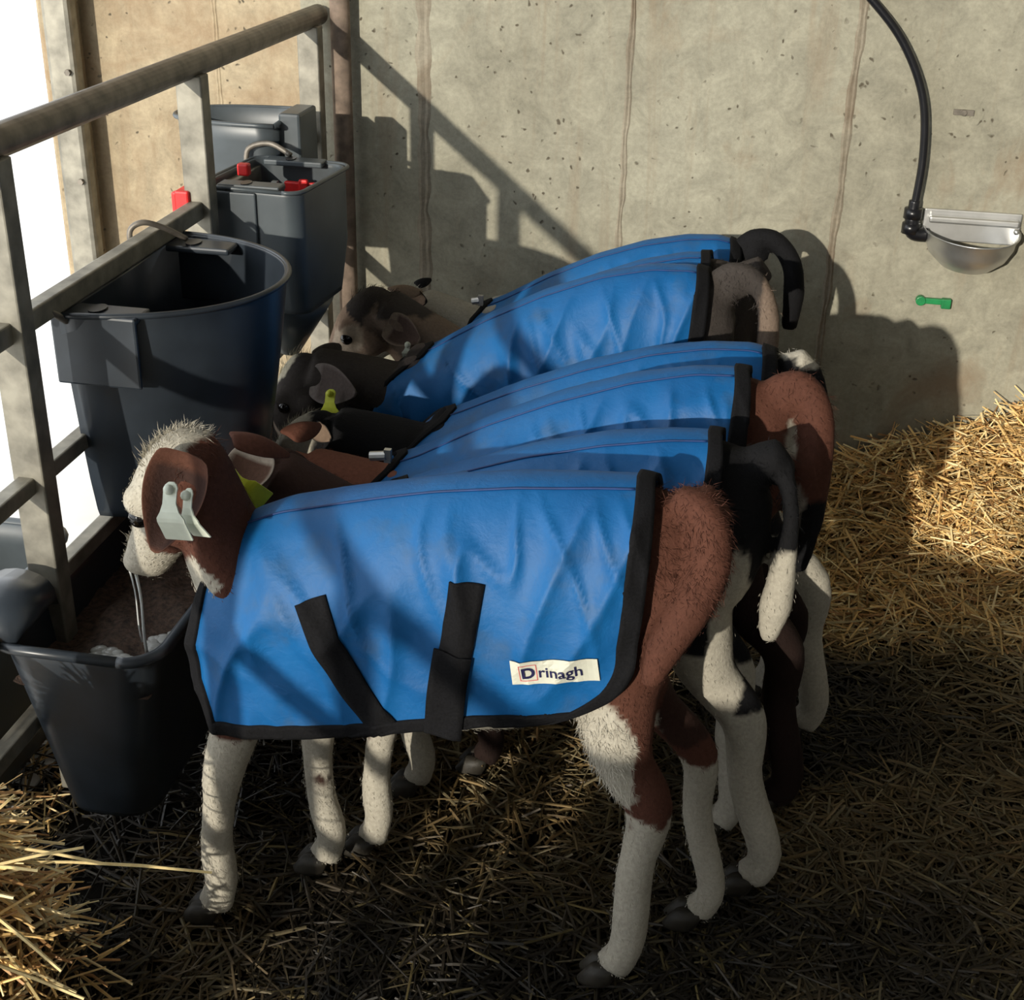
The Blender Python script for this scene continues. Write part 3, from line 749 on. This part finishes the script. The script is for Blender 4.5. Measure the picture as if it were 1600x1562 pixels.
    for e in ears:
        em = MB().rings(ear_ring(*e[:6])); ic, oc = e[6] if len(e) > 6 else (tuple(.6 * a for a in TAN), tuple(1.1 * a for a in base))
        eo = mesh('ear', em.v, em.f, M['fur'], root, org=org); sb = eo.modifiers.new('s', 'SUBSURF'); sb.levels = sb.render_levels = 1
        n18 = 18; cl = []
        for q in range(len(em.v)): k_ = q % n18; cl += [*(ic if 1 <= k_ <= 7 and q >= 3 * n18 and q < 14 * n18 else oc), 1]
        eo.data.color_attributes.new('Col', 'FLOAT_COLOR', 'POINT').data.foreach_set('color', cl)
    # hooves
    for lg in legs:
        h = Vector(lg[1][-1]); hf = MB()
        for sg in (-1, 1):
            cx0 = h.x - .012; cy0 = h.y + sg * .013
            hf.rings([[(cx0 + .026 * cos(a) * k1 - k2, cy0 + .0135 * sin(a) * k1, z) for a in [2 * pi * q / 14 for q in range(14)]] for z, k1, k2 in ((h.z - .028, 1.0, .014), (h.z - .022, 1.08, .013), (h.z - .008, 1.0, .006), (h.z + .006, .84, 0))])
        mesh('hoof', hf.v, hf.f, M['hoof'], root, org=org)
    # eyes
    for sg in (-1, 1):
        e = Pp + ax * (HL * .40) + sd * (sg * .0445 * hs) - upv * (.033 * hs)
        eb = MB().ball(tuple(e), .0135 * hs, 8); mesh('eye', eb.v, eb.f, M['eye'], root, org=org)
    # hair strands
    if strands:
        me_ = body; nf = len(me_.polygons); me_.calc_loop_triangles()
        ar = np.empty(nf, np.float32); me_.polygons.foreach_get('area', ar); cen = np.empty(nf * 3, np.float32); me_.polygons.foreach_get('center', cen); cen = cen.reshape(-1, 3) + np.array(org)
        fn = np.empty(nf * 3, np.float32); me_.polygons.foreach_get('normal', fn); fn = fn.reshape(-1, 3)
        v0 = np.array([p.vertices[0] for p in me_.polygons]); 
        # leave out what the blanket covers
        cov = (cen[:, 0] > c.xF + .10) & (cen[:, 0] < c.xR - .15) & (cen[:, 2] > .50) & (np.abs(cen[:, 1] - c.yc) < .15)
        wgt = ar * (~cov)
        ne_ = (cen[:, 1] > c.yc + .03) & (np.abs(cen[:, 0] - (c.xF + c.xR) / 2) < .3) & (cen[:, 2] > .45); wgt = wgt * np.where(ne_, .2, 1)
        idx = rng.choice(nf, strands, p=wgt / wgt.sum()); p = cen[idx] + rng.normal(0, .0022, (strands, 3)); n_ = fn[idx]; col = C[v0[idx]] * rng.uniform(.88, 1.2, (strands, 1))
        inhead = np.linalg.norm(p - np.array(Pp + ax * HL * .5), axis=1) < .16
        flow = np.where(inhead[:, None], -np.array(ax)[None, :], np.array([[.35, 0, -1.]]))
        # direction: combed along the coat
        flow = flow + rng.normal(0, .35, (strands, 3)); flow -= n_ * np.sum(flow * n_, 1)[:, None]; flow /= np.linalg.norm(flow, axis=1)[:, None] + 1e-6
        dr_ = flow + n_ * rng.uniform(.10, .35, (strands, 1)); L = rng.uniform(.003, .008, (strands, 1))
        for tc, tr2_, k1 in tufts:
            q = np.linalg.norm(p - np.array(tc), axis=1) < tr2_; L[q] *= k1; dr_[q] += n_[q] * .5 + rng.normal(0, .4, (q.sum(), 3))
        sidev = np.cross(flow, n_); sidev /= np.linalg.norm(sidev, axis=1)[:, None] + 1e-6; ww = .00055
        base_ = p - n_ * .001; V = np.stack([base_ - sidev * ww, base_ + sidev * ww, base_ + dr_ * L * .55 + sidev * ww * .8 - n_ * 0, base_ + dr_ * L * np.array([1, 1, 1]) - n_ * L * .12], 1).reshape(-1, 3) - np.array(org)
        F = [(4 * i, 4 * i + 1, 4 * i + 2, 4 * i + 3) for i in range(strands)]
        hm = D.meshes.new('hair'); hm.from_pydata(V.tolist(), [], F); hm.materials.append(M['hair'])
        a_ = hm.color_attributes.new('Col', 'FLOAT_COLOR', 'POINT'); a_.data.foreach_set('color', np.hstack([np.repeat(col, 4, 0), np.ones((4 * strands, 1))]).astype(np.float32).ravel())
        link('hair', hm, root)
    if bl: c.near = blanket(c, root, **bl)
    root['frame'] = 0; del root['frame']
    return root, dict(P=Pp, ax=ax, up=upv, sd=sd, HL=HL, org=org)

def foreleg(c, x, y, z=.03, lean=0.0, sx=None):
    sx = sx if sx is not None else c.xF + .10
    return [(sx, lerp(c.yc, y, .45), .53), (lerp(sx, x, .3) + .01, lerp(c.yc, y, .78), .42), (lerp(sx, x, .55), y, .31), (lerp(sx, x, .68) - .004, y, .235), (lerp(sx, x, .85), y, .15), (x + .014, y, .075), (x, y, z)]
def hindleg(c, x, y, z=.03, hx=None):
    sx = c.xR - .125; hx = hx if hx is not None else x + .02
    return [(sx + .045, lerp(c.yc, y, .4), c.zR - .17), (sx + .02, lerp(c.yc, y, .6), .54), (lerp(sx, hx, .45), y, .43), (hx + .004, y, .34), (lerp(hx, x, .35), y, .22), (x + .012, y, .08), (x - .008, y, z)]
G = 'calves in blue blankets standing side by side at the trough'

# --- calf nearest the camera
c1 = Calf(1.625, -.752, -.012, .715, .812, .100)
def hp1(t, a, b): return np.minimum(np.where(b > .0, -.01, .02 * np.ones_like(t)), 1)
k1 = [('f', WHITE, lambda P: np.where(P[:, 0] < -.5, P[:, 2] - .38, P[:, 2] - .335)),
      ('e', WHITE, (-.30, 1.60, .40), (.30, .14, .075)),
      ('e', WHITE, (-.155, 1.54, .435), (.085, .07, .11)),
      ('e', BROWN, (-.04, 1.55, .43), (.045, .07, .105)),
      ('e', BROWN, (-.10, 1.52, .315), (.018, .03, .013)),
      ('e', DKBROWN, (-.02, 1.70, .42), (.05, .05, .06)),
      ('c', BROWN, (-.12, 1.56, .62), (-.03, 1.55, .50), .06),
      ('h', WHITE, lambda t, a, b: np.minimum(np.minimum((.66 - t) * .2, -.040 - .02 * t - b), np.where(t > .25, b + .112, 1))),
      ('e', DKBROWN, (-.57, 1.67, .36), (.05, .05, .045)), ('e', DKBROWN, (-.585, 1.66, .20), (.03, .03, .018)),
      ('e', BROWN, (-.745, 1.53, .75), (.035, .05, .09))]
ear1b = Vector((-.700, 1.555, .852))
root1, h1 = build_calf(c1, 'nearest calf, brown and white with a white ear tag and a lettered blanket label', None,
    [('f', foreleg(c1, -.738, 1.555, .028, sx=-.655), 1.0), ('f', foreleg(c1, -.60, 1.70, .028, sx=-.60), .95),
     ('h', hindleg(c1, -.085, 1.555, .028, hx=-.062), 1.0), ('h', hindleg(c1, .035, 1.70, .028, hx=-.0), .86)],
    dict(poll=(-.768, 1.60, .828), muzzle=(-.915, 1.69, .615), up=(-.75, -.05, 1), s=1.2),
    [(-.06, 1.62, .80), (-.02, 1.60, .79), (-.008, 1.575, .735), (-.03, 1.545, .68), (-.055, 1.525, .63), (-.07, 1.515, .575)],
    BROWN, k1, 46000, dict(seed=1, xtop=-.675, xrear=-.092, label=True, collar=True),
    ears=[((-.708, 1.53, .842), (-.738, 1.475, .715), .074, (-.2, -1, .15), .62, .008, ((.040, .021, .017), (.088, .038, .025))), ((-.70, 1.67, .80), (-.63, 1.72, .76), .045, (.1, .2, -.9), .3, .008)],  # near ear: inner colour darkened to paint the shadow in its cup
    tufts=[((-.755, 1.60, .82), .06, 2.0), ((.0, 1.60, .78), .12, 1.6), ((-.14, 1.52, .43), .08, 1.5), ((-.87, 1.72, .62), .05, 1.8)], tail_r=(.024, .028, .030, .032, .026, .012), neck_r=(.085, .062), voxel=.0065, necklift=-.04, withers=(-.635, 1.625, .59))
blade_tag(root1, (-.700, 1.462, .822), (.12, -.08, -1), (-.2, -1, .35), .072, .042, 'tag_white', h1['org'], 'white ear tag')
blade_tag(root1, (-.682, 1.474, .810), (.25, -.02, -1), (-.5, -1, .2), .062, .034, 'tag_white', h1['org'], 'white ear tag')
# drool threads from the muzzle
for i, (a, b, r0) in enumerate((((-.90, 1.70, .565), (-.895, 1.72, .40), .0012), ((-.885, 1.69, .575), (-.878, 1.70, .39), .0022))):
    a = Vector(a); b = Vector(b); o = MB().tube([lerp(a, b, t) + Vector((.004 * sin(t * 5), 0, 0)) for t in np.linspace(0, 1, 12)], [r0 * (1.0 + .7 * abs(t - .5)) for t in np.linspace(0, 1, 12)], 8)
    mesh('drool', o.v, o.f, M['saliva'], root1, org=h1['org'])

# --- second calf: dark brown head, black rump, white legs
c2 = Calf(1.85, -.66, .075, .64, .790, .096)
root2, h2 = build_calf(c2, 'second calf from the camera, black rump, white hind leg and yellow-green ear tag', None,
    [('f', foreleg(c2, -.535, 1.76, .028, sx=-.46), .95), ('f', foreleg(c2, -.50, 1.93, .028, sx=-.54), .95),
     ('h', hindleg(c2, .118, 1.80, .028, hx=.065), 1.05), ('h', hindleg(c2, .06, 1.93, .028, hx=.05), .95)],
    dict(poll=(-.745, 1.84, .70), muzzle=(-.875, 1.92, .545), up=(-.5, 0, 1)),
    [(.04, 1.85, .775), (.08, 1.84, .765), (.102, 1.815, .70), (.10, 1.80, .62), (.095, 1.80, .55), (.09, 1.80, .49)],
    BLACK, [('f', DKBROWN, lambda P: P[:, 0] + .45), ('f', WHITE, lambda P: P[:, 2] - .37), ('e', WHITE, (.035, 1.76, .50), (.035, .05, .16)), ('e', WHITE, (-.02, 1.76, .40), (.07, .06, .08)), ('e', DKBROWN, (-.545, 1.74, .40), (.055, .06, .07)), ('e', DKBROWN, (-.55, 1.74, .265), (.03, .03, .02)),
            ('c', WHITE, (.098, 1.80, .62), (.09, 1.80, .47), .034), ('e', BLACK, (.10, 1.79, .385), (.02, .03, .022)), ('h', PINK, lambda t, a, b: .03 - b * 0 - .02 + np.abs(t - .0) * 0 + 1)],
    16000, dict(seed=2, xtop=-.50, xrear=-.012, straps=False, collar=True),
    ears=[((-.712, 1.80, .725), (-.735, 1.745, .668), .066, (-.3, -1, .3), .3, .008, ((.085, .045, .03), (.30, .25, .2))), ((-.71, 1.89, .68), (-.67, 1.93, .64), .032, (0, .3, -1), .3, .008, (DKBROWN, DKBROWN))],
    tufts=[((.12, 1.84, .76), .08, 1.6)])
blade_tag(root2, (-.722, 1.715, .722), (.8, -.1, -.6), (-.1, -1, .5), .066, .040, 'tag_yellow', h2['org'], 'yellow-green ear tag')

# --- third calf: red-brown neck and arched tail
c3 = Calf(2.085, -.68, .110, .60, .805, .094)
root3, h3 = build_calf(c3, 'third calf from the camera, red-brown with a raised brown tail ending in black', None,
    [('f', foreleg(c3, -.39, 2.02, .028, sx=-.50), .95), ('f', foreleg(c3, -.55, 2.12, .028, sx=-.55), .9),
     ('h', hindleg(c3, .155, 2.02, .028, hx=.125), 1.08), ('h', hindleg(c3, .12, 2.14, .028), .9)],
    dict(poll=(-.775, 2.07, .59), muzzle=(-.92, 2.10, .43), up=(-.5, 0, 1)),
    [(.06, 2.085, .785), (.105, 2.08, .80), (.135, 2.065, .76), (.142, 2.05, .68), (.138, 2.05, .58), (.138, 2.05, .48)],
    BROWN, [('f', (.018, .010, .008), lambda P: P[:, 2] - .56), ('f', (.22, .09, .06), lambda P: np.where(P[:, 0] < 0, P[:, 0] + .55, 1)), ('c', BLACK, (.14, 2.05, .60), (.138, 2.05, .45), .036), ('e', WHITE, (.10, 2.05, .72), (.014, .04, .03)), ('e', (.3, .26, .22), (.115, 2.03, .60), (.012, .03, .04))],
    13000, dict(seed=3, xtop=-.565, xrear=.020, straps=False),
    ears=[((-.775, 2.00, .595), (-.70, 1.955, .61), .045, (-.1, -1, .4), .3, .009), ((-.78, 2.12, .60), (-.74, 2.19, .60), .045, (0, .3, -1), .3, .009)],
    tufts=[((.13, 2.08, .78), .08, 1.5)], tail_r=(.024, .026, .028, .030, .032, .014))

# --- fourth calf: black and white
c4 = Calf(2.32, -.66, .12, .585, .765, .092)
root4, h4 = build_calf(c4, 'fourth calf from the camera, black neck with a woolly white poll', None,
    [('f', foreleg(c4, -.56, 2.25, .028), .9), ('f', foreleg(c4, -.50, 2.38, .028), .9),
     ('h', hindleg(c4, .205, 2.26, .028, hx=.175), 1.1), ('h', hindleg(c4, .12, 2.38, .028), .9)],
    dict(poll=(-.79, 2.30, .575), muzzle=(-.95, 2.30, .45), up=(-.5, 0, 1)),
    [(.08, 2.32, .745), (.12, 2.32, .745), (.145, 2.31, .70), (.15, 2.30, .63), (.15, 2.30, .57), (.15, 2.30, .5)],
    BLACK, [('f', WHITE, lambda P: np.where(P[:, 0] > 0, P[:, 2] - .45, P[:, 2] - .3)), ('e', WHITE, (-.88, 2.29, .53), (.115, .10, .07)), ('e', WHITE, (.115, 2.32, .765), (.04, .03, .02))],
    13000, dict(seed=4, xtop=-.53, xrear=.065, straps=False),
    ears=[((-.78, 2.26, .56), (-.735, 2.235, .55), .028, (-.2, -1, .4), .2, .008), ((-.80, 2.34, .55), (-.75, 2.38, .52), .030, (0, .3, -1), .3, .008)],
    tufts=[((-.86, 2.30, .56), .07, 2.0), ((.115, 2.32, .76), .04, 1.5)], tail_r=(.022, .022, .022, .024, .024, .012))

# --- fifth calf: dark, white tuft, big dark ear with yellow tag
c5 = Calf(2.66, -.80, -.01, .575, .800, .096, low=.36)
root5, h5 = build_calf(c5, 'fifth calf from the camera, raised grey-brown tail and yellow tag in its ear', None,
    [('f', foreleg(c5, -.68, 2.59, .028), .95), ('f', foreleg(c5, -.62, 2.74, .028), .9),
     ('h', hindleg(c5, .02, 2.60, .028), 1.0), ('h', hindleg(c5, .0, 2.73, .028), .95)],
    dict(poll=(-.95, 2.62, .55), muzzle=(-1.02, 2.56, .34), up=(-1, 0, .4)),
    [(-.06, 2.66, .78), (-.03, 2.655, .805), (.015, 2.65, .80), (.048, 2.645, .75), (.058, 2.64, .68), (.058, 2.64, .58)],
    DGREY, [('f', GREYB, lambda P: np.where(P[:, 0] > .03, .04 - P[:, 0], 1)), ('e', (.55, .50, .38), (-.975, 2.62, .545), (.05, .05, .05)), ('f', (.10, .08, .07), lambda P: np.where((P[:, 0] < -.6) & (P[:, 0] > -.95), .585 - P[:, 2] - .06 * (P[:, 0] + .9), 1))],
    15000, dict(seed=5, xtop=-.655, xrear=-.075, straps=False),
    ears=[((-.885, 2.57, .530), (-.765, 2.50, .535), .066, (.05, -1, .35), .12, .008, ((.075, .058, .052), (.13, .11, .10))), ((-.90, 2.68, .54), (-.88, 2.76, .54), .045, (0, .3, -1), .3, .009)],
    tufts=[((-.965, 2.62, .56), .06, 2.6), ((.03, 2.65, .8), .08, 1.4)], tail_r=(.022, .022, .021, .021, .024, .018))
for x0, z0 in ((-.275, .70), (-.50, .625)):
    pass
blade_tag(root5, (-.822, 2.505, .530), (.10, -.12, -1), (-.2, -1, .3), .070, .046, 'tag_yellow', h5['org'], 'yellow ear tag')

# --- sixth calf: grey-brown face showing
c6 = Calf(2.85, -.70, .03, .56, .775, .085)
root6, h6 = build_calf(c6, 'calf with the grey-brown face and dark eye seen behind the dark-necked calf', None,
    [('f', foreleg(c6, -.60, 2.80, .028), .9), ('f', foreleg(c6, -.56, 2.90, .028), .9),
     ('h', hindleg(c6, -.01, 2.80, .028), .9), ('h', hindleg(c6, -.02, 2.90, .028), .9)],
    dict(poll=(-.845, 2.845, .645), muzzle=(-1.00, 2.82, .455), up=(-.75, -.1, 1), s=1.12),
    [(-.01, 2.85, .755), (.03, 2.85, .74), (.04, 2.85, .66), (.035, 2.85, .58)],
    GREYB, [('h', TAN, lambda t, a, b: np.where(t > .15, -.01 + .03 * (t < .2), .02)), ('h', DGREY, lambda t, a, b: np.where(t < .22, -.035 - b, .02)), ('f', DGREY, lambda P: np.where((P[:, 0] > -.80), .60 - P[:, 2], 1)),
            ('h', (.5, .40, .30), lambda t, a, b: np.hypot((t - .40) * .2, b + .033) - .03)],
    14000, dict(seed=6, xtop=-.56, xrear=-.08, straps=False),
    ears=[((-.775, 2.775, .595), (-.69, 2.745, .57), .055, (-.1, -1, .5), .35, .008, ((.09, .06, .05), (.22, .17, .13))), ((-.80, 2.91, .62), (-.74, 2.97, .61), .045, (0, .3, -1), .3, .009)],
    tufts=[((-.82, 2.84, .64), .06, 2)])
blade_tag(root6, (-.715, 2.735, .565), (0, -.1, -1), (0, -1, .3), .03, .022, 'tag_white', h6['org'], 'small white ear tag')
# --- farthest calf
c7 = Calf(3.03, -.70, .02, .575, .765, .088)
root7, h7 = build_calf(c7, 'farthest calf against the wall, pale grey neck and a thick black tail held up', None,
    [('f', foreleg(c7, -.60, 2.98, .028), .9), ('f', foreleg(c7, -.56, 3.09, .028), .9),
     ('h', hindleg(c7, .02, 2.97, .028), .95), ('h', hindleg(c7, .0, 3.09, .028), .9)],
    dict(poll=(-.80, 3.03, .59), muzzle=(-.97, 3.02, .43), up=(-.5, 0, 1)),
    [(-.02, 3.03, .75), (.01, 3.03, .775), (.055, 3.03, .775), (.098, 3.025, .73), (.112, 3.02, .66), (.11, 3.02, .575)],
    BLACK, [('f', (.30, .28, .24), lambda P: P[:, 0] + .52), ('e', WHITE, (-.80, 3.03, .60), (.05, .05, .05)), ('e', BLACK, (-.765, 3.03, .605), (.012, .05, .02))],
    12000, dict(seed=7, xtop=-.60, xrear=-.02, straps=False),
    ears=[((-.78, 2.97, .59), (-.72, 2.93, .60), .04, (0, -1, .4), .3, .009), ((-.78, 3.07, .59), (-.75, 3.10, .60), .025, (0, .3, -1), .3, .008)],
    tufts=[((-.80, 3.03, .61), .06, 2)], tail_r=(.022, .023, .023, .023, .025, .018))
for r_ in (root1, root2, root3, root4, root5, root6, root7): r_['group'] = G

def buckle(root, h, p, d):
    p = Vector(p); m = MB(); L = Vector(d)
    m.tube([p - L * .5, p + L * .5], .0085, 10); m.box(p + L * .62, (.012, .010, .024))
    mesh('buckle', m.v, m.f, M['steel'], root, smooth=False, org=h['org'])
buckle(root3, h3, (-.59, 2.045, .618), (.028, 0, .004))
buckle(root7, h7, (-.618, 3.0, .588), (.018, 0, .004))
